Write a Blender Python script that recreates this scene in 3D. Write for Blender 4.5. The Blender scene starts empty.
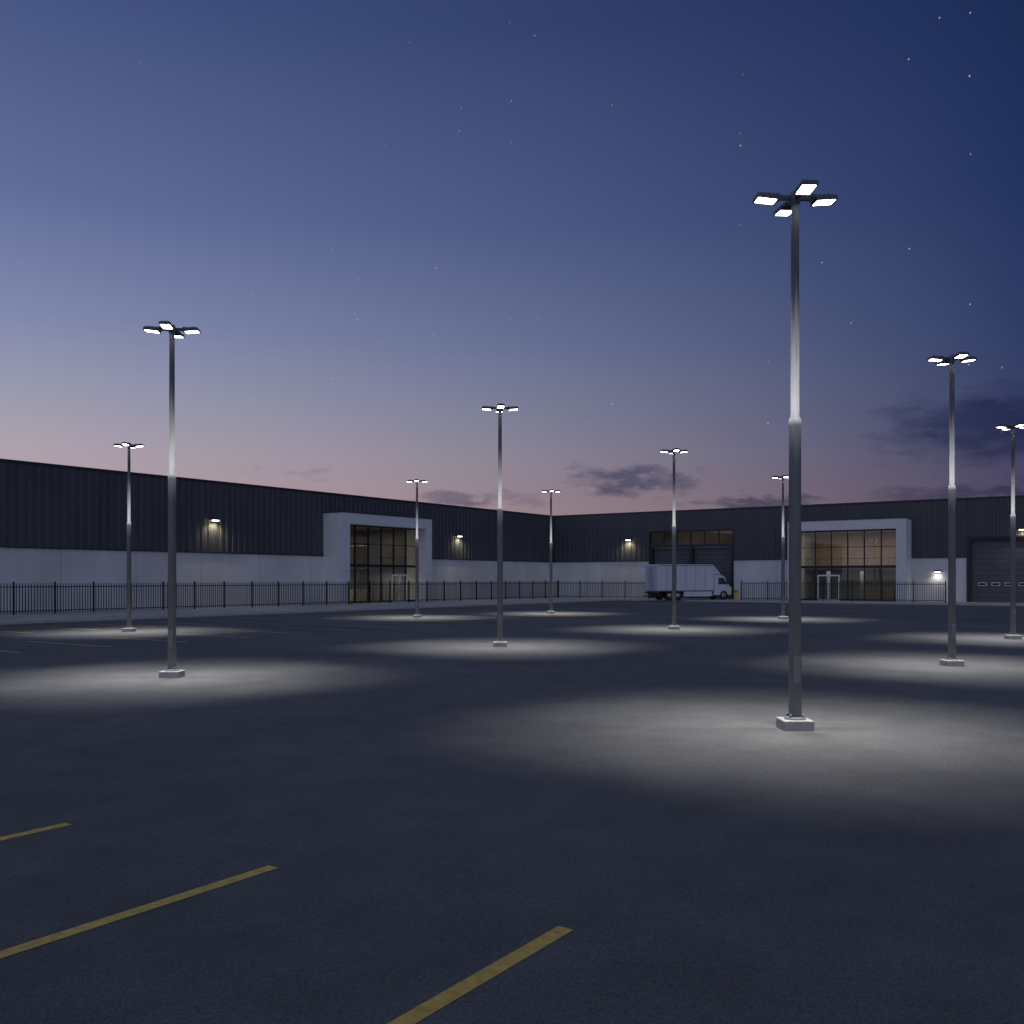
import bpy, math, random
from mathutils import Vector, Matrix
random.seed(7)
scene = bpy.context.scene
scene.view_settings.view_transform = 'Standard'
scene.view_settings.look = 'None'
scene.view_settings.exposure = 0
scene.view_settings.gamma = 1

# ------------------------------------------------------------------ helpers
class MB:
    def __init__(s): s.v=[]; s.f=[]; s.m=[]; s.smooth=[]
    def face(s, pts, m=0, sm=False):
        b=len(s.v); s.v += [tuple(p) for p in pts]; s.f.append(tuple(range(b,b+len(pts)))); s.m.append(m); s.smooth.append(sm)
    def box(s, x0,x1,y0,y1,z0,z1, m=0, M=None):
        P=[Vector(p) for p in [(x0,y0,z0),(x1,y0,z0),(x1,y1,z0),(x0,y1,z0),(x0,y0,z1),(x1,y0,z1),(x1,y1,z1),(x0,y1,z1)]]
        if M: P=[M@p for p in P]
        b=len(s.v); s.v += [tuple(p) for p in P]
        for f in [(0,3,2,1),(4,5,6,7),(0,1,5,4),(1,2,6,5),(2,3,7,6),(3,0,4,7)]:
            s.f.append(tuple(b+i for i in f)); s.m.append(m); s.smooth.append(False)
    def lathe(s, prof, n=20, m=0, M=None, cap=True):
        b=len(s.v)
        for r,z in prof:
            for i in range(n):
                a=2*math.pi*i/n; p=Vector((r*math.cos(a), r*math.sin(a), z))
                if M: p=M@p
                s.v.append(tuple(p))
        for j in range(len(prof)-1):
            for i in range(n):
                k=(i+1)%n
                s.f.append((b+j*n+i,b+j*n+k,b+(j+1)*n+k,b+(j+1)*n+i)); s.m.append(m); s.smooth.append(True)
        if cap:
            s.f.append(tuple(b+i for i in reversed(range(n)))); s.m.append(m); s.smooth.append(False)
            e=b+(len(prof)-1)*n
            s.f.append(tuple(e+i for i in range(n))); s.m.append(m); s.smooth.append(False)
    def prism(s, prof, y0, y1, m=0, M=None):
        """profile in xz (CCW seen from -y), extruded along y"""
        n=len(prof); b=len(s.v)
        for y in (y0,y1):
            for x,z in prof:
                p=Vector((x,y,z)); 
                if M: p=M@p
                s.v.append(tuple(p))
        for i in range(n):
            k=(i+1)%n; s.f.append((b+k,b+i,b+n+i,b+n+k)); s.m.append(m); s.smooth.append(False)
        s.f.append(tuple(b+i for i in range(n))); s.m.append(m); s.smooth.append(False)
        s.f.append(tuple(b+n+i for i in reversed(range(n)))); s.m.append(m); s.smooth.append(False)
    def mesh(s, name, mats):
        me=bpy.data.meshes.new(name); me.from_pydata(s.v,[],s.f)
        for m in mats: me.materials.append(m)
        me.polygons.foreach_set('material_index', s.m)
        me.polygons.foreach_set('use_smooth', s.smooth)
        me.update(); return me
    def obj(s, name, mats, parent=None, bevel=0):
        o=bpy.data.objects.new(name, s.mesh(name,mats)); scene.collection.objects.link(o)
        if parent: o.parent=parent
        if bevel:
            b=o.modifiers.new('bevel','BEVEL'); b.width=bevel; b.segments=2; b.limit_method='ANGLE'
        return o
def empty(name, loc=(0,0,0), rz=0):
    e=bpy.data.objects.new(name,None); scene.collection.objects.link(e); e.location=loc; e.rotation_euler=(0,0,rz); e.empty_display_size=.3; return e

def mat(name, col=(.5,.5,.5), rough=.6, metal=0, emis=None, estr=0):
    m=bpy.data.materials.new(name); m.use_nodes=True; nt=m.node_tree; b=nt.nodes['Principled BSDF']
    b.inputs['Base Color'].default_value=(*col,1); b.inputs['Roughness'].default_value=rough; b.inputs['Metallic'].default_value=metal
    if emis:
        b.inputs['Emission Color'].default_value=(*emis,1); b.inputs['Emission Strength'].default_value=estr
        try: m.cycles.emission_sampling='NONE'
        except Exception: pass
    return m
def noisy(name, c1, c2, scale=3, rough=(.5,.8), metal=0, bump=0, bscale=60, detail=5, stretch=(1,1,1), c3=None, s3=.3):
    m=mat(name,c1,.5,metal); nt=m.node_tree; N=nt.nodes; L=nt.links; b=N['Principled BSDF']
    tc=N.new('ShaderNodeTexCoord'); mp=N.new('ShaderNodeMapping'); mp.inputs['Scale'].default_value=stretch; L.new(tc.outputs['Object'],mp.inputs[0])
    n=N.new('ShaderNodeTexNoise'); n.inputs['Scale'].default_value=scale; n.inputs['Detail'].default_value=detail; L.new(mp.outputs[0],n.inputs['Vector'])
    r=N.new('ShaderNodeValToRGB'); r.color_ramp.elements[0].position=.3; r.color_ramp.elements[1].position=.7
    r.color_ramp.elements[0].color=(*c1,1); r.color_ramp.elements[1].color=(*c2,1); L.new(n.outputs['Fac'],r.inputs[0])
    out=r.outputs[0]
    if c3:
        n3=N.new('ShaderNodeTexNoise'); n3.inputs['Scale'].default_value=s3; n3.inputs['Detail'].default_value=6; L.new(tc.outputs['Object'],n3.inputs['Vector'])
        r3=N.new('ShaderNodeMapRange'); r3.inputs['From Min'].default_value=.4; r3.inputs['From Max'].default_value=.7; L.new(n3.outputs['Fac'],r3.inputs[0])
        mx=N.new('ShaderNodeMixRGB'); mx.blend_type='MULTIPLY'; L.new(r3.outputs[0],mx.inputs[0]); L.new(out,mx.inputs[1]); mx.inputs[2].default_value=(*c3,1); out=mx.outputs[0]
    L.new(out,b.inputs['Base Color'])
    rr=N.new('ShaderNodeMapRange'); rr.inputs['To Min'].default_value=rough[0]; rr.inputs['To Max'].default_value=rough[1]; L.new(n.outputs['Fac'],rr.inputs[0]); L.new(rr.outputs[0],b.inputs['Roughness'])
    if bump:
        nb=N.new('ShaderNodeTexNoise'); nb.inputs['Scale'].default_value=bscale; nb.inputs['Detail'].default_value=3; L.new(tc.outputs['Object'],nb.inputs['Vector'])
        bp=N.new('ShaderNodeBump'); bp.inputs['Strength'].default_value=bump; bp.inputs['Distance'].default_value=.02; L.new(nb.outputs['Fac'],bp.inputs['Height']); L.new(bp.outputs[0],b.inputs['Normal'])
    return m

# ------------------------------------------------------------------ materials
def asphalt():
    m=mat('asphalt',(.06,.06,.06),.85); nt=m.node_tree; N=nt.nodes; L=nt.links; b=N['Principled BSDF']
    tc=N.new('ShaderNodeTexCoord')
    def noise(sc,det,dist=0):
        n=N.new('ShaderNodeTexNoise'); n.inputs['Scale'].default_value=sc; n.inputs['Detail'].default_value=det; n.inputs['Distortion'].default_value=dist; L.new(tc.outputs['Object'],n.inputs['Vector']); return n.outputs['Fac']
    def mr(src,a,bb,c,d):
        r=N.new('ShaderNodeMapRange'); L.new(src,r.inputs[0])
        for i,vv in enumerate((a,bb,c,d)): r.inputs[i+1].default_value=vv
        return r.outputs[0]
    def mul(a,bb):
        k=N.new('ShaderNodeMath'); k.operation='MULTIPLY'; L.new(a,k.inputs[0]); L.new(bb,k.inputs[1]); return k.outputs[0]
    big=mr(noise(.15,6,.5),.3,.7,.82,1.18)
    mid=mr(noise(1.3,6,.3),.3,.7,.88,1.12)
    vo=N.new('ShaderNodeTexVoronoi'); vo.inputs['Scale'].default_value=80; L.new(tc.outputs['Object'],vo.inputs['Vector'])
    sp=N.new('ShaderNodeSeparateColor'); L.new(vo.outputs['Color'],sp.inputs[0])
    agg=mr(sp.outputs[0],0,1,.70,1.30)
    f=mul(mul(big,mid),agg)
    mx=N.new('ShaderNodeVectorMath'); mx.operation='SCALE'; mx.inputs[0].default_value=(.093,.093,.094); L.new(f,mx.inputs['Scale']); L.new(mx.outputs[0],b.inputs['Base Color'])
    bp=N.new('ShaderNodeBump'); bp.inputs['Strength'].default_value=.25; bp.inputs['Distance'].default_value=.005; L.new(vo.outputs['Distance'],bp.inputs['Height']); L.new(bp.outputs[0],b.inputs['Normal'])
    b.inputs['Roughness'].default_value=.85
    b.inputs['Specular IOR Level'].default_value=.3
    return m
M_asph=asphalt()
M_paint=noisy('yellow_paint',(.58,.38,.07),(.68,.46,.09),6,(.6,.8),c3=(.70,.70,.70),s3=14,bump=.2,bscale=80)
M_conc=noisy('concrete',(.32,.32,.31),(.42,.415,.40),1.2,(.8,.95),c3=(.75,.74,.72),s3=.25,bump=.3)
M_kerb=noisy('kerb_concrete',(.40,.40,.39),(.50,.495,.48),3,(.8,.95),bump=.3)
M_clad=noisy('dark_cladding',(.06,.064,.072),(.08,.084,.094),.6,(.42,.55),metal=.1,stretch=(1,1,.2))
M_white=noisy('white_wall',(.64,.64,.64),(.74,.74,.73),.5,(.6,.8),c3=(.84,.83,.81),s3=.2,stretch=(1,1,.35))
M_joint=mat('joint',(.3,.3,.3),.8)
M_portal=noisy('portal_render',(.68,.68,.68),(.76,.76,.75),.8,(.55,.7))
M_frame=mat('dark_frame',(.03,.032,.036),.4,.5)
M_wframe=mat('white_frame',(.8,.8,.8),.45)
M_roof=noisy('roof',(.08,.08,.085),(.11,.11,.11),.5)
M_trim=mat('trim',(.045,.05,.055),.4,.5)
M_roller=noisy('roller_door',(.09,.095,.105),(.11,.115,.125),1,(.4,.55),metal=.2)
M_galv=noisy('galvanised_steel',(.17,.175,.19),(.21,.215,.23),5,(.6,.7),metal=.1,stretch=(1,1,.3))
M_galv.node_tree.nodes['Principled BSDF'].inputs['Specular IOR Level'].default_value=.2
M_head=noisy('lamp_housing',(.07,.075,.085),(.09,.095,.105),8,(.4,.5),metal=.3)
M_base=noisy('lamp_base_concrete',(.28,.28,.27),(.36,.35,.34),9,(.8,.9),bump=.5,bscale=50)
M_led=mat('led_panel',(.9,.9,.9),.3,0,(.95,.98,1),16)
M_fence=mat('fence_black',(.018,.02,.024),.45,.3)
M_yel=noisy('bollard_yellow',(.70,.42,.03),(.76,.48,.04),5,(.4,.6))
M_warm=mat('warm_lens',(.9,.8,.6),.3,0,(1,.82,.5),14)
M_cool=mat('cool_lens',(.9,.9,.9),.3,0,(1,.96,.85),10)
M_intwood=noisy('interior_wood',(.34,.26,.20),(.42,.33,.26),1.5,(.5,.6),stretch=(3,3,.3))
M_intdark=noisy('interior_grey',(.26,.265,.27),(.32,.32,.325),1)
M_intfloor=noisy('interior_floor',(.25,.24,.23),(.3,.29,.28),1,(.2,.3))
def glass():
    m=bpy.data.materials.new('glass'); m.use_nodes=True; nt=m.node_tree; nt.nodes.clear(); N=nt.nodes; L=nt.links
    o=N.new('ShaderNodeOutputMaterial'); t=N.new('ShaderNodeBsdfTransparent'); t.inputs[0].default_value=(.55,.6,.6,1)
    g=N.new('ShaderNodeBsdfGlossy'); g.inputs['Roughness'].default_value=.02; g.inputs[0].default_value=(.9,.9,.95,1)
    f=N.new('ShaderNodeFresnel'); f.inputs[0].default_value=1.7
    x=N.new('ShaderNodeMixShader'); L.new(f.outputs[0],x.inputs[0]); L.new(t.outputs[0],x.inputs[1]); L.new(g.outputs[0],x.inputs[2]); L.new(x.outputs[0],o.inputs[0]); return m
M_glass=glass()
M_dglass=mat('dark_glass',(.03,.035,.04),.06); 

# ------------------------------------------------------------------ site frame
# Local site axes: +x along the rear wing, -y along the side wing (towards the viewer); origin = inner corner of the L-shaped warehouse
ANG=math.atan2(-.562,.827)
C=Vector((5.2,122.6,0))
SITE=Matrix.Translation(C)@Matrix.Rotation(ANG,4,'Z')
def place(o): o.matrix_world=SITE

# ---------------- ground
g=MB(); S=1500
g.face([(-S,-S,0),(S,-S,0),(S,S,0),(-S,S,0)])
g.obj('ground',[M_asph])

# ---------------- pavement (raised apron + kerb)
p=MB(); K=.12
p.box(-1,13.8,-150,-8.2,-.1,K,0); p.box(-1,120,-8.2,.5,-.1,K,0)
p.box(13.8,14.0,-150,-8.2,-.1,K+.012,1); p.box(14.0,120,-8.4,-8.2,-.1,K+.012,1)
for i in range(48):   # expansion joints
    y=-10-3*i
    if y>-150: p.box(0.5,13.79,y,y+.03,K,K+.003,2)
for i in range(38):
    x=14.5+3*i
    if x<120: p.box(x,x+.03,-8.19,-.4,K,K+.003,2)
pav=p.obj('pavement',[M_conc,M_kerb,M_joint]); place(pav)

# ---------------- painted parking lines
q=MB(); zl=.004
def line_y(x,y0,y1,w=.125): q.face([(x-w/2,y0,zl),(x+w/2,y0,zl),(x+w/2,y1,zl),(x-w/2,y1,zl)])
def line_x(y,x0,x1,w=.14): q.face([(x0,y-w/2,zl),(x1,y-w/2,zl),(x1,y+w/2,zl),(x0,y+w/2,zl)])
for i in range(0,7): line_y(61.2-2.74*i, -104.3-.16*i, -98.65-.16*i)
for i in range(14): line_x(-(87.4-3.2*i), 28.3, 33.8)
for i in range(14): line_x(-(87.4-3.2*i), 18, 23)
mk=q.obj('parking_lines',[M_paint]); place(mk)

# ------------------------------------------------------------------ warehouse
W=empty('warehouse'); W.matrix_world=SITE
HB=10.3; HW=4.6; LX=95; LY=135
def ribs(mb, frm, a0,a1,z0,z1,per=.62,dep=.06):
    """ribbed metal sheet; frm(a,d) -> xy with d = projection out of the wall"""
    pts=[]; a=a0
    while a<a1:
        for da,d in ((0,0),(per*.45,0),(per*.53,dep),(per*.92,dep)):
            if a+da<a1: pts.append((a+da,d))
        a+=per
    pts.append((a1,0))
    for (A,d0),(B,d1) in zip(pts[:-1],pts[1:]):
        x0,y0=frm(A,d0); x1,y1=frm(B,d1)
        mb.face([(x0,y0,z0),(x1,y1,z0),(x1,y1,z1),(x0,y0,z1)],0)
fr_r=lambda a,d:(a,-d-.02)
fr_l=lambda a,d:(d+.02,-a)
cl=MB()
bay=(13.65,24.0,8.0); prt=(31.1,43.1,8.3); dock=(48.4,58,6.5); dock2=(64,72,6.5); dock3=(78,86,6.5)
ops=[bay,prt,dock,dock2,dock3]
x=0.08
for a,b,zt in ops:
    ribs(cl,fr_r,x,a,HW,HB); ribs(cl,fr_r,a,b,max(zt,HW),HB); x=b
ribs(cl,fr_r,x,LX,HW,HB)
lprt=(27.5,40.4,8.3)
ribs(cl,fr_l,0.08,lprt[0],HW,HB); ribs(cl,fr_l,lprt[0],lprt[1],lprt[2],HB); ribs(cl,fr_l,lprt[1],LY,HW,HB)
cl.obj('metal_cladding',[M_clad],W)
# lower walls
lw=MB(); x=-.3
for a,b,zt in ops: lw.box(x,a,0,.3,0,HW); x=b
lw.box(x,LX,0,.3,0,HW)
lw.box(-.3,0,-lprt[0],0,0,HW); lw.box(-.3,0,-LY,-lprt[1],0,HW)
lw.obj('lower_wall',[M_white],W)
jt=MB()
def jl(a): jt.box(0,.004,-a-.015,-a+.015,.1,HW-.1)
def jr(a): jt.box(a-.015,a+.015,-.004,0,.1,HW-.1)
a=6
while a<LY:
    if not(lprt[0]<a<lprt[1]): jl(a)
    a+=6
a=5
while a<LX:
    if not any(o[0]<a<o[1] for o in ops): jr(a)
    a+=6
jt.obj('panel_joints',[M_joint],W)
# body behind + roof
bd=MB()
bd.face([(-40,-LY,HB-.05),(-.1,-LY,HB-.05),(-.1,0,HB-.05),(-40,0,HB-.05)],1)
bd.face([(-40,0.0,HB-.05),(LX,0.0,HB-.05),(LX,40,HB-.05),(-40,40,HB-.05)],1)
bd.face([(-40,-LY,0),(-.3,-LY,0),(-.3,-LY,HB),(-40,-LY,HB)],0)
bd.face([(LX,.3,0),(LX,40,0),(LX,40,HB),(LX,.3,HB)],0)
bd.face([(-40,-LY,0),(-40,40,0),(-40,40,HB),(-40,-LY,HB)],0)
bd.face([(-40,40,0),(LX,40,0),(LX,40,HB),(-40,40,HB)],0)
bd.obj('roof',[M_clad,M_roof],W)
tr=MB()  # parapet cap + drip flashing at change of material
tr.box(-.25,.14,-LY,-.14,HB,HB+.16); tr.box(-.25,LX,-.14,.25,HB,HB+.16)
x=.1
for a,b,zt in ops:
    tr.box(x,a,-.11,-.003,HW-.08,HW); 
    if zt>HW: 
        tr.box(a-.12,a,-.12,.0,0,zt+.12) if (a,b)!=prt[:2] else None
        tr.box(b,b+.12,-.12,.0,0,zt+.12) if (a,b)!=prt[:2] else None
        tr.box(a,b,-.12,.0,zt,zt+.12) if (a,b)!=prt[:2] else None
    x=b+.12
tr.box(x,LX,-.11,-.003,HW-.08,HW)
tr.box(.003,.11,-lprt[0],-.12,HW-.08,HW); tr.box(.003,.11,-LY,-lprt[1],HW-.08,HW)
tr.obj('trim',[M_trim],W)

# loading bay
lb=MB(); a,b,zt=bay
lb.box(a,b,.0,.3,6.2,6.42,1)                       # beam below windows
lb.box(a,b,.0,.3,zt-.1,zt,1)
for i in range(7):
    xx=a+(b-a)*i/6; lb.box(max(a,xx-.06),min(b,xx+.06),.05,.22,6.42,zt-.1,1)
lb.face([(a,.16,6.42),(b,.16,6.42),(b,.16,zt-.1),(a,.16,zt-.1)],2)
lb.box(a,a+.25,0,.9,0,6.2,1); lb.box(b-.25,b,0,.9,0,6.2,1); lb.box((a+b)/2-.2,(a+b)/2+.2,.1,.9,0,6.2,1)
for (d0,d1) in ((a+.25,(a+b)/2-.2),((a+b)/2+.2,b-.25)):
    z=0
    while z<6.2:
        lb.box(d0,d1,.62,.7,z+.02,min(z+.5,6.2),0); z+=.52
    lb.box(d0,d1,.7,.75,0,6.2,1)
lb.obj('loading_bay',[M_roller,M_trim,M_glass],W)
# room behind the high windows
rm=MB()
rm.box(a,b,4,4.2,6.2,9,0); rm.box(a,b,.32,4,6.0,6.18,1); rm.box(a,b,.32,4,9,9.1,1); rm.box(a-.1,a,.32,4,6.2,9,1); rm.box(b,b+.1,.32,4,6.2,9,1)
rm.obj('loading_bay_room',[M_intwood,M_intdark],W)
ld=bpy.data.lights.new('bay_room_light','AREA'); ld.shape='RECTANGLE'; ld.size=8; ld.size_y=1; ld.energy=22; ld.color=(1,.88,.74)
lo=bpy.data.objects.new('bay_room_light',ld); scene.collection.objects.link(lo); lo.parent=W; lo.location=((a+b)/2,2.2,8.9)
# dock doors
dk=MB()
for a,b,zt in (dock,dock2,dock3):
    z=0; i=0
    while z<zt-.05:
        dk.box(a,b,.55,.62,z+.015,min(z+.53,zt),0)
        z+=.55; i+=1
    dk.box(a,b,.62,.66,0,zt,1)
    dk.box(a,a+.2,0,.55,0,zt,1); dk.box(b-.2,b,0,.55,0,zt,1); dk.box(a+.2,b-.2,0,.55,zt-.2,zt,1)
    n=7
    for j in range(n):
        xx=a+.6+(b-a-1.2)*(j+.5)/n
        dk.box(xx-.38,xx+.38,.53,.548,1.72,2.06,2)
        dk.box(xx-.32,xx+.32,.52,.532,1.78,2.0,3)
dk.obj('dock_door',[M_roller,M_trim,M_wframe,M_dglass],W)

# entrance portals -------------------------------------------------------
def portal(name, L, M, cols, door, warm, depth_room=7):
    """local: x 0..L along wall, -y = outwards"""
    e=empty(name); e.parent=W; e.matrix_local=M
    P=2.5; H=8.5; J=.95
    o=MB(); o.box(0,J,-P,.3,0,H); o.box(L-J,L,-P,.3,0,H); o.box(J,L-J,-P,.3,7.5,H)
    o.obj('portal_frame',[M_portal],e)
    c=MB(); c.box(-.05,L+.05,-P-.05,.0,H,H+.07); c.obj('portal_cap',[M_trim],e)
    gy=-1.35; x0,x1=J,L-J
    f=MB(); th=.055
    for i in range(cols+1):
        xx=x0+(x1-x0)*i/cols
        f.box(max(x0,xx-th),min(x1,xx+th),gy-.08,gy+.08,0.15,7.5)
    def seg(z0,z1):
        for i in range(cols):
            A=x0+(x1-x0)*i/cols+th; B=x0+(x1-x0)*(i+1)/cols-th
            f.box(A,B,gy-.078,gy+.078,z0,z1)
    seg(.15,.3); seg(3.55,3.8); seg(7.38,7.5); seg(5.7,5.76)
    f.obj('curtain_wall_frame',[M_frame],e)
    gl=MB(); gl.face([(x0,gy,.15),(x1,gy,.15),(x1,gy,7.5),(x0,gy,7.5)]); gl.obj('glazing',[M_glass],e)
    d0,d1=door; d=MB(); dm=(d0+d1)/2; y0,y1=gy-.16,gy-.09
    for A,B in ((d0,d0+.12),(d1-.12,d1),(dm-.1,dm-.01),(dm+.01,dm+.1)): d.box(A,B,y0,y1,.13,2.85)
    for A,B in ((d0+.12,dm-.1),(dm+.1,d1-.12)):
        d.box(A,B,y0,y1,.13,.3); d.box(A,B,y0,y1,2.7,2.85)
    d.box(dm-.18,dm-.15,y0-.06,y0-.03,.9,1.6,1); d.box(dm+.15,dm+.18,y0-.06,y0-.03,.9,1.6,1)
    d.obj('entrance_door',[M_wframe,M_galv],e)
    r=MB(); D=depth_room
    r.box(.2,L-.2,D,D+.1,0,3.5,1); r.box(.2,L-.2,D,D+.1,3.5,7.6,0)
    r.box(.05,.2,.32,D,0,7.6,1); r.box(L-.2,L-.05,.32,D,0,7.6,1)
    r.box(.2,L-.2,.32,D,7.6,7.7,0)
    r.box(x0,x1,gy+.1,.3,0,.14,2); r.box(.2,L-.2,.32,D,0,.14,2)
    r.box(.2,L-.2,.6,D,3.4,3.6,1)          # mezzanine slab, added to keep the light of the two levels apart
    r.box(L*.55,L*.8,3,3.8,.14,1.25,0)      # reception desk
    r.box(L*.2,L*.2+.4,3.5,3.9,.14,3.4,1); r.box(L*.5,L*.5+.4,3.5,3.9,.14,3.4,1)
    # mezzanine railing and a partition with door openings at the back of the ground floor
    r.box(.3,L-.3,.7,.74,4.55,4.62,1)
    for k in range(12): r.box(.3+k*(L-.7)/11,.34+k*(L-.7)/11,.7,.74,3.6,4.55,1)
    r.obj('interior',[M_intwood,M_intdark,M_intfloor],e)
    for k,(zz,pw,cc) in enumerate(((7.4,warm[0],(1,.82,.64)),(3.25,warm[1],(1,.92,.78)))):
        ld=bpy.data.lights.new('interior_light','AREA'); ld.shape='RECTANGLE'; ld.size=L*.7; ld.size_y=1.5; ld.energy=pw; ld.color=cc
        lo=bpy.data.objects.new('interior_light',ld); scene.collection.objects.link(lo); lo.parent=e; lo.location=(L/2,3.0,zz)
    return e
portal('entrance', 12.0, Matrix.Translation((31.1,0,0)), 6, (2.9,5.2), (230,90))
# side-wing entrance: outward direction is +x of the site; rotate by +90deg
Ml=Matrix.Translation((0,-40.4,0))@Matrix.Rotation(math.pi/2,4,'Z')
portal('side_entrance', 12.9, Ml, 6, (8.0,10.2), (110,260))

# wall lights ------------------------------------------------------------
def wall_light(x,y,z,rz,lens,col,pw):
    e=empty('wall_light'); e.matrix_world=SITE@Matrix.Translation((x,y,z))@Matrix.Rotation(rz,4,'Z')
    m=MB(); m.box(-.22,.22,-.08,0,-.12,.14); m.prism([(-.3,-.0),(.3,.0),(.3,.18),(-.3,.18)],-.42,-.08)
    m.obj('housing',[M_head],e)
    l=MB(); l.box(-.25,.25,-.38,-.12,-.05,-.002); l.obj('lens',[lens],e)
    ld=bpy.data.lights.new('wall_light_bulb','SPOT'); ld.energy=pw; ld.color=col; ld.spot_size=math.radians(150); ld.spot_blend=.8; ld.shadow_soft_size=.1
    lo=bpy.data.objects.new('bulb',ld); scene.collection.objects.link(lo); lo.parent=e; lo.location=(0,-.32,-.12)
warmc=(1,.82,.5)
wall_light(.1,-52.9,7.2,math.pi/2,M_warm,warmc,240)
wall_light(.1,-20.0,7.1,math.pi/2,M_warm,warmc,240)
wall_light(.1,-86,7.2,math.pi/2,M_warm,warmc,240)
wall_light(10.9,-.1,7.1,0,M_warm,warmc,240)
wall_light(45.6,-.02,3.1,0,M_cool,(1,.95,.85),38)
wall_light(53.2,-.1,7.15,0,M_warm,warmc,90)
wall_light(75,-.1,7.15,0,M_warm,warmc,150)

# ------------------------------------------------------------------ fence
fn=MB(); FH=2.0
def fence_run(ax,a0,a1,c):
    def B(p0,p1,q0,q1,z0,z1):
        if ax=='x': fn.box(p0,p1,c+q0,c+q1,z0,z1)
        else: fn.box(c+q0,c+q1,p0,p1,z0,z1)
    L=a1-a0; n=max(1,round(L/2.75)); sp=L/n
    for i in range(n+1):
        p=a0+i*sp; B(p-.05,p+.05,-.045,.045,K,K+FH+.1)
        if i<n:
            B(p+.05,p+sp-.05,-.02,.02,K+.18,K+.24); B(p+.05,p+sp-.05,-.02,.02,K+FH-.26,K+FH-.2)
            k=14
            for j in range(1,k):
                pp=p+sp*j/k; B(pp-.024,pp+.024,-.05,-.021,K+.06,K+FH)
fence_run('y',-135,-5.2,3.9)
fence_run('x',3.9,15.9,-5.0)
fence_run('x',26.9,47.2,-5.0)
f=fn.obj('metal_fence',[M_fence]); place(f)

# bollards
def bollard(x,y):
    m=MB(); m.lathe([(.13,0),(.13,1.15),(.12,1.22),(.07,1.27),(.0,1.28)],16,0,cap=False); m.lathe([(.19,0),(.19,.03),(.13,.035)],16,1,cap=False)
    m.lathe([(.1325,.88),(.1325,1.0)],16,1,cap=False)
    o=m.obj('bollard',[M_yel,M_trim]); o.matrix_world=SITE@Matrix.Translation((x,y,K))
for x,y in ((26.4,-5.4),(26.9,-6.4),(47.4,-2.2),(58.8,-1.6),(47.7,-5.4)): bollard(x,y)

# ------------------------------------------------------------------ box truck
def truck():
    e=empty('box_truck'); e.location=(19.3,105.0,K); e.rotation_euler=(0,0,math.radians(22))
    Mb=noisy('truck_body',(.58,.60,.65),(.66,.68,.72),.8,(.35,.5)); Mt=mat('tyre',(.02,.02,.02),.85); Mr=mat('tail_light',(.4,.02,.01),.3)
    Mh=mat('wheel_hub',(.4,.4,.42),.35,.8); Mc=mat('truck_chassis',(.03,.03,.035),.6)
    L0,L1=-4.7,2.4
    b=MB(); b.box(L0,L1,-1.25,1.25,.95,3.85); b.obj('cargo_box',[Mb],e,bevel=.06)
    d=MB() # edge rails, rear door details
    for s in (-1.255,1.255):
        y0,y1=sorted((s,s*1.012)); d.box(L0+.1,L1-.1,y0,y1,.98,1.06,0); d.box(L0+.1,L1-.1,y0,y1,3.7,3.78,0)
        for k in range(5):
            xx=L0+1.15+k*1.2; d.box(xx-.012,xx+.012,y0,y1,1.06,3.7,0)
    d.box(L0-.03,L0-.002,-1.1,1.1,1.1,3.65,3); 
    d.box(L0-.045,L0-.032,-.015,.015,1.12,3.63,1)
    for s in (-1,1): d.box(L0-.06,L0-.032,s*.3-.02,s*.3+.02,1.12,3.63,0)
    d.box(L0-.02,L0+.3,-1.2,1.2,.7,.93,1)
    for s in (-1,1): d.box(L0-.05,L0-.021,s*1.0-.14,s*1.0+.14,.75,.89,2)
    d.box(L0-.3,L0,-1.1,1.1,.42,.52,1); d.box(-4.4,4.0,-.45,.45,.6,.94,1)
    for s in (-1,1):
        y0,y1=sorted((s*1.2,s*1.16)); d.box(-1.4,2.2,y0,y1,.4,.93,3)
    d.obj('body_trim',[M_galv,Mc,Mr,Mb],e)
    c=MB() # cab with raked windscreen and bonnet
    prof=[(2.52,.5),(4.75,.5),(4.82,1.35),(4.45,1.6),(3.85,2.55),(3.5,2.7),(2.52,2.72)]
    c.prism(prof,-1.12,1.12); c.obj('cab',[Mb],e,bevel=.08)
    fa=MB(); fa.prism([(2.55,2.76),(3.5,2.76),(2.7,3.65),(2.55,3.7)],-1.0,1.0); fa.obj('wind_deflector',[Mb],e,bevel=.05)
    w=MB()
    w.face([(4.44,-.98,1.7),(4.44,.98,1.7),(3.95,.9,2.48),(3.95,-.9,2.48)])
    for s in (-1.125,1.125): w.face([(3.05,s,1.7),(4.15,s,1.7),(3.75,s,2.42),(3.05,s,2.42)])
    w.obj('windows',[M_dglass],e)
    mi=MB()
    for s in (-1.3,1.3): mi.box(4.0,4.08,s-.1,s+.1,1.7,2.2)
    mi.box(4.78,4.9,-1.05,1.05,.42,.78); mi.obj('mirrors_and_bumper',[Mc],e,bevel=.02)
    wh=MB()
    for xx in (-3.1,-2.05,3.75) :
        for s in (-1,1):
            M=Matrix.Translation((xx,s*1.02,.5))@Matrix.Rotation(math.pi/2,4,'X')
            wh.lathe([(.3,-.14),(.47,-.14),(.5,-.1),(.5,.1),(.47,.14),(.3,.14)],24,0,M); wh.lathe([(.1,-.16),(.28,-.15),(.28,.15),(.1,.16)],16,1,M)
    wh.obj('wheels',[Mt,Mh],e)
truck()

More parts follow.
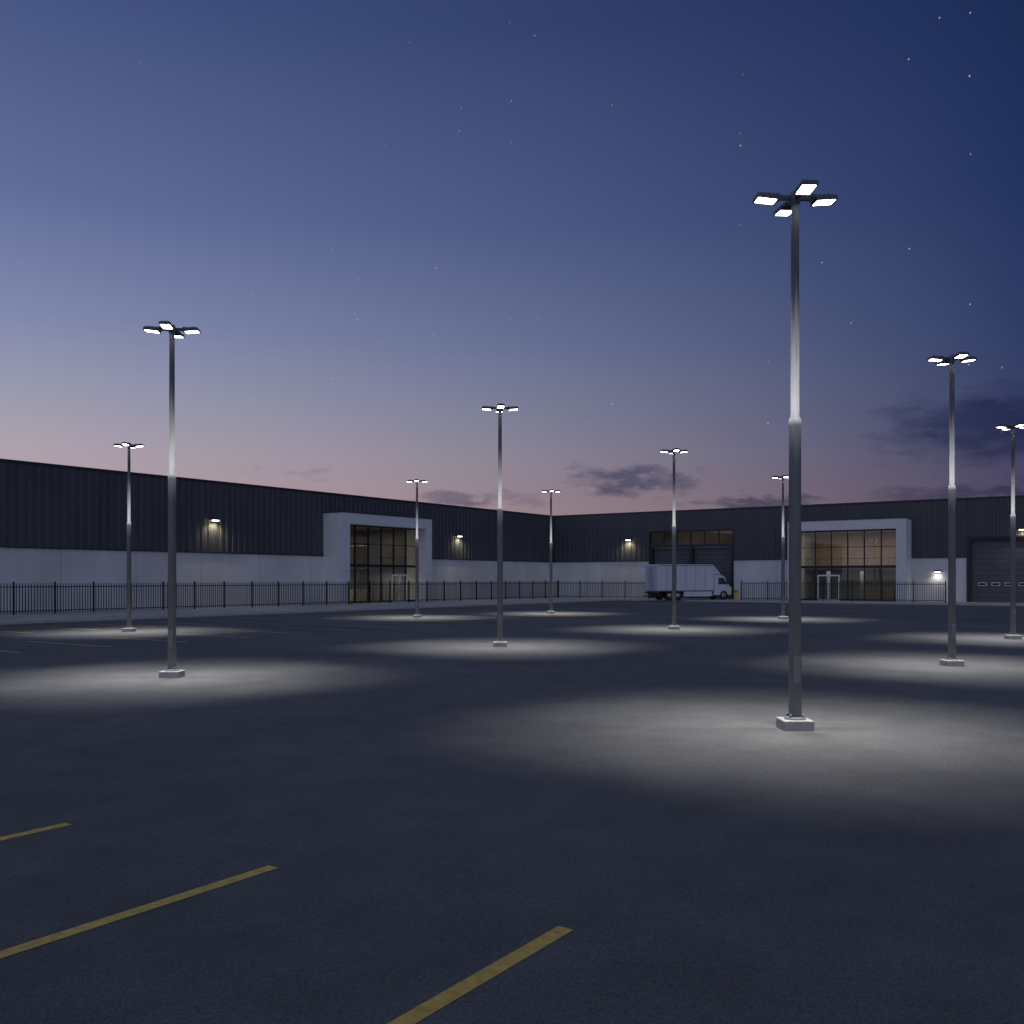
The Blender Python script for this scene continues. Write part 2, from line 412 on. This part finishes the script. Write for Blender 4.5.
# ------------------------------------------------------------------ street lamps
sh=MB()
sh.lathe([(.17,.16),(.17,.19),(.10,.2)],24,0,cap=False)
sh.lathe([(.10,.19),(.095,4.85),(.095,4.95),(.068,5.0),(.062,8.4),(.08,8.41),(.08,8.58),(.04,8.61)],24,0)
for k in range(4):
    a=math.pi/4+k*math.pi/2
    sh.lathe([(.02,.19),(.02,.25)],8,0,Matrix.Translation((.135*math.cos(a),.135*math.sin(a),0)))
sh.box(-.055,.055,-.107,-.09,.75,1.15)   # hand-hole cover
me_shaft=sh.mesh('shaft',[M_galv])
bs=MB(); bs.box(-.24,.24,-.24,.24,-.05,.16); me_base=bs.mesh('concrete_base',[M_base])
hd=MB(); le=MB()
heads=[]
TILT=math.radians(8)
for k in range(4):
    R=Matrix.Rotation(math.radians(4)+k*math.pi/2,4,'Z')
    hd.box(.05,.30,-.03,.03,8.46,8.53,0,R)                    # arm
    hd.box(.27,.33,-.06,.06,8.44,8.55,0,R)
    # tapered housing: slab with chamfered top
    T=R@Matrix.Translation((.46,0,8.48))@Matrix.Rotation(math.radians(-5),4,'Y')
    z0,z1=-.03,.06; a0,a1,b0=-.16,.19,.13
    bot=[(a0,-b0,z0),(a1,-b0,z0),(a1,b0,z0),(a0,b0,z0)]; mid=[(a0,-b0,z0+.05),(a1,-b0,z0+.05),(a1,b0,z0+.05),(a0,b0,z0+.05)]
    top=[(a0+.04,-b0+.05,z1),(a1-.06,-b0+.05,z1),(a1-.06,b0-.05,z1),(a0+.04,b0-.05,z1)]
    for ring1,ring2 in ((bot,mid),(mid,top)):
        for i in range(4):
            j=(i+1)%4; hd.face([T@Vector(ring1[i]),T@Vector(ring1[j]),T@Vector(ring2[j]),T@Vector(ring2[i])])
    hd.face([T@Vector(v) for v in top]); hd.face([T@Vector(v) for v in reversed(bot)])
    for i in range(3): hd.box(-.08+i*.07,-.07+i*.07,-.07,.07,z1,z1+.02,0,T)
    # rim around the light opening
    hd.box(a0,a1,-b0,-b0+.015,z0-.016,z0-.001,0,T); hd.box(a0,a1,b0-.015,b0,z0-.016,z0-.001,0,T)
    hd.box(a0,a0+.02,-b0+.015,b0-.015,z0-.016,z0-.001,0,T); hd.box(a1-.02,a1,-b0+.015,b0-.015,z0-.016,z0-.001,0,T)
    le.box(-.13,.16,-.105,.105,z0-.014,z0-.003,0,T)
    heads.append(R@Matrix.Translation((.50,0,8.38))@Matrix.Rotation(-TILT,4,'Y'))
me_head=hd.mesh('lamp_heads',[M_head]); me_led=le.mesh('led_panels',[M_led])
spot=bpy.data.lights.new('lamp_spot','SPOT'); spot.energy=1900; spot.color=(1,.98,.94); spot.spot_size=math.radians(57); spot.spot_blend=1.0; spot.shadow_soft_size=.12
lamps=[(795,15.4),(172,23.5),(500,34.3),(952,26.6),(674,45.8),(129,43.8),(417,59.8),(551,66.7),(783,57.5),(1013,38.4)]
POS=[((u-512)/962*d,d) for u,d in lamps]
for (x,y) in POS:
    e=empty('street_lamp',(x,y,0),0)
    for nm,me in (('shaft',me_shaft),('concrete_base',me_base),('lamp_heads',me_head),('led_panels',me_led)):
        o=bpy.data.objects.new(nm,me); scene.collection.objects.link(o); o.parent=e
        if nm=='concrete_base':
            b=o.modifiers.new('bevel','BEVEL'); b.width=.015; b.segments=2
    for h in heads:
        o=bpy.data.objects.new('lamp_light',spot); scene.collection.objects.link(o); o.parent=e; o.matrix_local=h

# ------------------------------------------------------------------ dusk sky
w=bpy.data.worlds.new('World'); scene.world=w; w.use_nodes=True
nt=w.node_tree; N=nt.nodes; L=nt.links; N.clear()
out=N.new('ShaderNodeOutputWorld'); bg=N.new('ShaderNodeBackground'); L.new(bg.outputs[0],out.inputs[0])
tc=N.new('ShaderNodeTexCoord'); D=tc.outputs['Generated']
sx=N.new('ShaderNodeSeparateXYZ'); L.new(D,sx.inputs[0])
def mth(op,a,b=None,c=None,clamp=False):
    n=N.new('ShaderNodeMath'); n.operation=op; n.use_clamp=clamp
    for i,v in enumerate((a,b,c)):
        if v is None: continue
        if isinstance(v,(int,float)): n.inputs[i].default_value=v
        else: L.new(v,n.inputs[i])
    return n.outputs[0]
X,Y,Z=sx.outputs
hyp=mth('SQRT',mth('ADD',mth('MULTIPLY',X,X),mth('MULTIPLY',Y,Y)))
el=mth('MULTIPLY',mth('ARCTAN2',Z,hyp),180/math.pi)
az=mth('MULTIPLY',mth('ARCTAN2',X,Y),180/math.pi)
ga=math.radians(-60)
dot=mth('DIVIDE',mth('ADD',mth('MULTIPLY',X,math.sin(ga)),mth('MULTIPLY',Y,math.cos(ga))),mth('MAXIMUM',hyp,.001))
fac=mth('DIVIDE',mth('SUBTRACT',dot,.035),.813,clamp=True)
def s2l(h):
    h=h.lstrip('#'); c=[int(h[i:i+2],16)/255 for i in (0,2,4)]
    return tuple(x/12.92 if x<=.04045 else ((x+.055)/1.055)**2.4 for x in c)
def ramp(stops):
    r=N.new('ShaderNodeValToRGB'); cr=r.color_ramp
    cr.interpolation='LINEAR'
    e=cr.elements
    while len(e)<len(stops): e.new(.5)
    for k,(p,c) in zip(e,stops): k.position=max(0,p/90); k.color=(*(s2l(c) if isinstance(c,str) else c),1)
    L.new(mth('DIVIDE',el,90),r.inputs[0]); return r.outputs[0]
ZE=(.21,.25,.36)  # upper sky out of view, raised above dusk level to add ambient light
left=ramp([(0,'#b89896'),(4,'#b99fa1'),(7,'#ada1ad'),(10,'#999aaf'),(14,'#7f88ac'),(20,'#606d9a'),(30,'#41507e'),(36,'#3a4976'),(58,(.15,.19,.31)),(90,ZE)])
right=ramp([(0,'#5a4759'),(4,'#4f465f'),(8,'#3c4366'),(13,'#2f3d66'),(20,'#24345f'),(30,'#192a52'),(36,'#192850'),(58,(.12,.15,.26)),(90,ZE)])
mx=N.new('ShaderNodeMixRGB'); L.new(fac,mx.inputs[0]); L.new(right,mx.inputs[1]); L.new(left,mx.inputs[2]); col=mx.outputs[0]
# added glow: unseen sky behind the camera is brightened to lift the ambient light
back=mth('MULTIPLY',mth('SUBTRACT',mth('MULTIPLY',Y,-1),.0,clamp=True),.34)
bk=N.new('ShaderNodeMixRGB'); bk.blend_type='ADD'; L.new(back,bk.inputs[0]); L.new(col,bk.inputs[1]); bk.inputs[2].default_value=(.85,.95,1.25,1); col=bk.outputs[0]
# clouds: ragged banks low over the roofs; the bank shapes are warped and broken up with noise
cmb=N.new('ShaderNodeCombineXYZ'); L.new(mth('MULTIPLY',az,.42),cmb.inputs[0]); L.new(mth('MULTIPLY',el,1.25),cmb.inputs[1])
nz=N.new('ShaderNodeTexNoise'); nz.inputs['Scale'].default_value=1.0; nz.inputs['Detail'].default_value=5; nz.inputs['Roughness'].default_value=.62; L.new(cmb.outputs[0],nz.inputs['Vector'])
nv=nz.outputs['Fac']
scn=N.new('ShaderNodeSeparateColor'); L.new(nz.outputs['Color'],scn.inputs[0])
azw=mth('ADD',az,mth('MULTIPLY',mth('SUBTRACT',scn.outputs[1],.5),9)); elw=mth('ADD',el,mth('MULTIPLY',mth('SUBTRACT',scn.outputs[2],.5),3.2))
tot=None
for a,e_,wa,we,k in ((6.9,5.9,3.2,.85,1.0),(27,8.2,5.5,2.0,.95),(26,4.6,6,.6,.7),(14.5,4.3,3.6,.5,.9),(-2.8,4.6,3.6,.5,.75),(-12,6.0,4,.4,.3)):
    t1=mth('DIVIDE',mth('SUBTRACT',azw,a),wa); t2=mth('DIVIDE',mth('SUBTRACT',elw,e_),we)
    g_=mth('MULTIPLY',mth('EXPONENT',mth('MULTIPLY',mth('ADD',mth('MULTIPLY',t1,t1),mth('MULTIPLY',t2,t2)),-1)),k)
    tot=g_ if tot is None else mth('MAXIMUM',tot,g_)
cf=mth('MULTIPLY',mth('SUBTRACT',mth('ADD',tot,mth('MULTIPLY',nv,.7)),.52,clamp=True),1.5,clamp=True)
cm=N.new('ShaderNodeMixRGB'); L.new(cf,cm.inputs[0]); L.new(col,cm.inputs[1])
cd=N.new('ShaderNodeMixRGB'); cd.blend_type='MULTIPLY'; cd.inputs[0].default_value=1; L.new(col,cd.inputs[1]); cd.inputs[2].default_value=(.42,.47,.60,1); L.new(cd.outputs[0],cm.inputs[2]); col=cm.outputs[0]
# stars
cmb2=N.new('ShaderNodeCombineXYZ'); L.new(mth('DIVIDE',az,1.5),cmb2.inputs[0]); L.new(mth('DIVIDE',el,1.5),cmb2.inputs[1])
vo=N.new('ShaderNodeTexVoronoi'); vo.voronoi_dimensions='2D'; vo.inputs['Scale'].default_value=1; L.new(cmb2.outputs[0],vo.inputs['Vector'])
sc=N.new('ShaderNodeSeparateColor'); L.new(vo.outputs['Color'],sc.inputs[0])
st=mth('LESS_THAN',vo.outputs['Distance'],.03); pick=mth('GREATER_THAN',sc.outputs[0],.90)
br=mth('ADD',mth('MULTIPLY',mth('POWER',sc.outputs[1],2),.34),.09)
hi=mth('MULTIPLY',mth('MULTIPLY',mth('SUBTRACT',el,6),.2,clamp=True),mth('SUBTRACT',1.15,fac,clamp=True))
sv=mth('MULTIPLY',mth('MULTIPLY',st,pick),mth('MULTIPLY',br,hi))
ad=N.new('ShaderNodeMixRGB'); ad.blend_type='ADD'; ad.inputs[0].default_value=1; L.new(col,ad.inputs[1])
cs=N.new('ShaderNodeCombineXYZ'); 
for i in range(3): L.new(sv,cs.inputs[i])
L.new(cs.outputs[0],ad.inputs[2]); col=ad.outputs[0]
L.new(col,bg.inputs[0]); bg.inputs[1].default_value=1.0

# ------------------------------------------------------------------ camera
cd_=bpy.data.cameras.new('camera'); cam=bpy.data.objects.new('camera',cd_); scene.collection.objects.link(cam)
cam.location=(0,0,2.4); cam.rotation_euler=(math.radians(90),0,0); cd_.sensor_width=36; cd_.lens=33.82; cd_.shift_y=.0654; cd_.clip_end=4000; cd_.clip_start=.1
scene.camera=cam
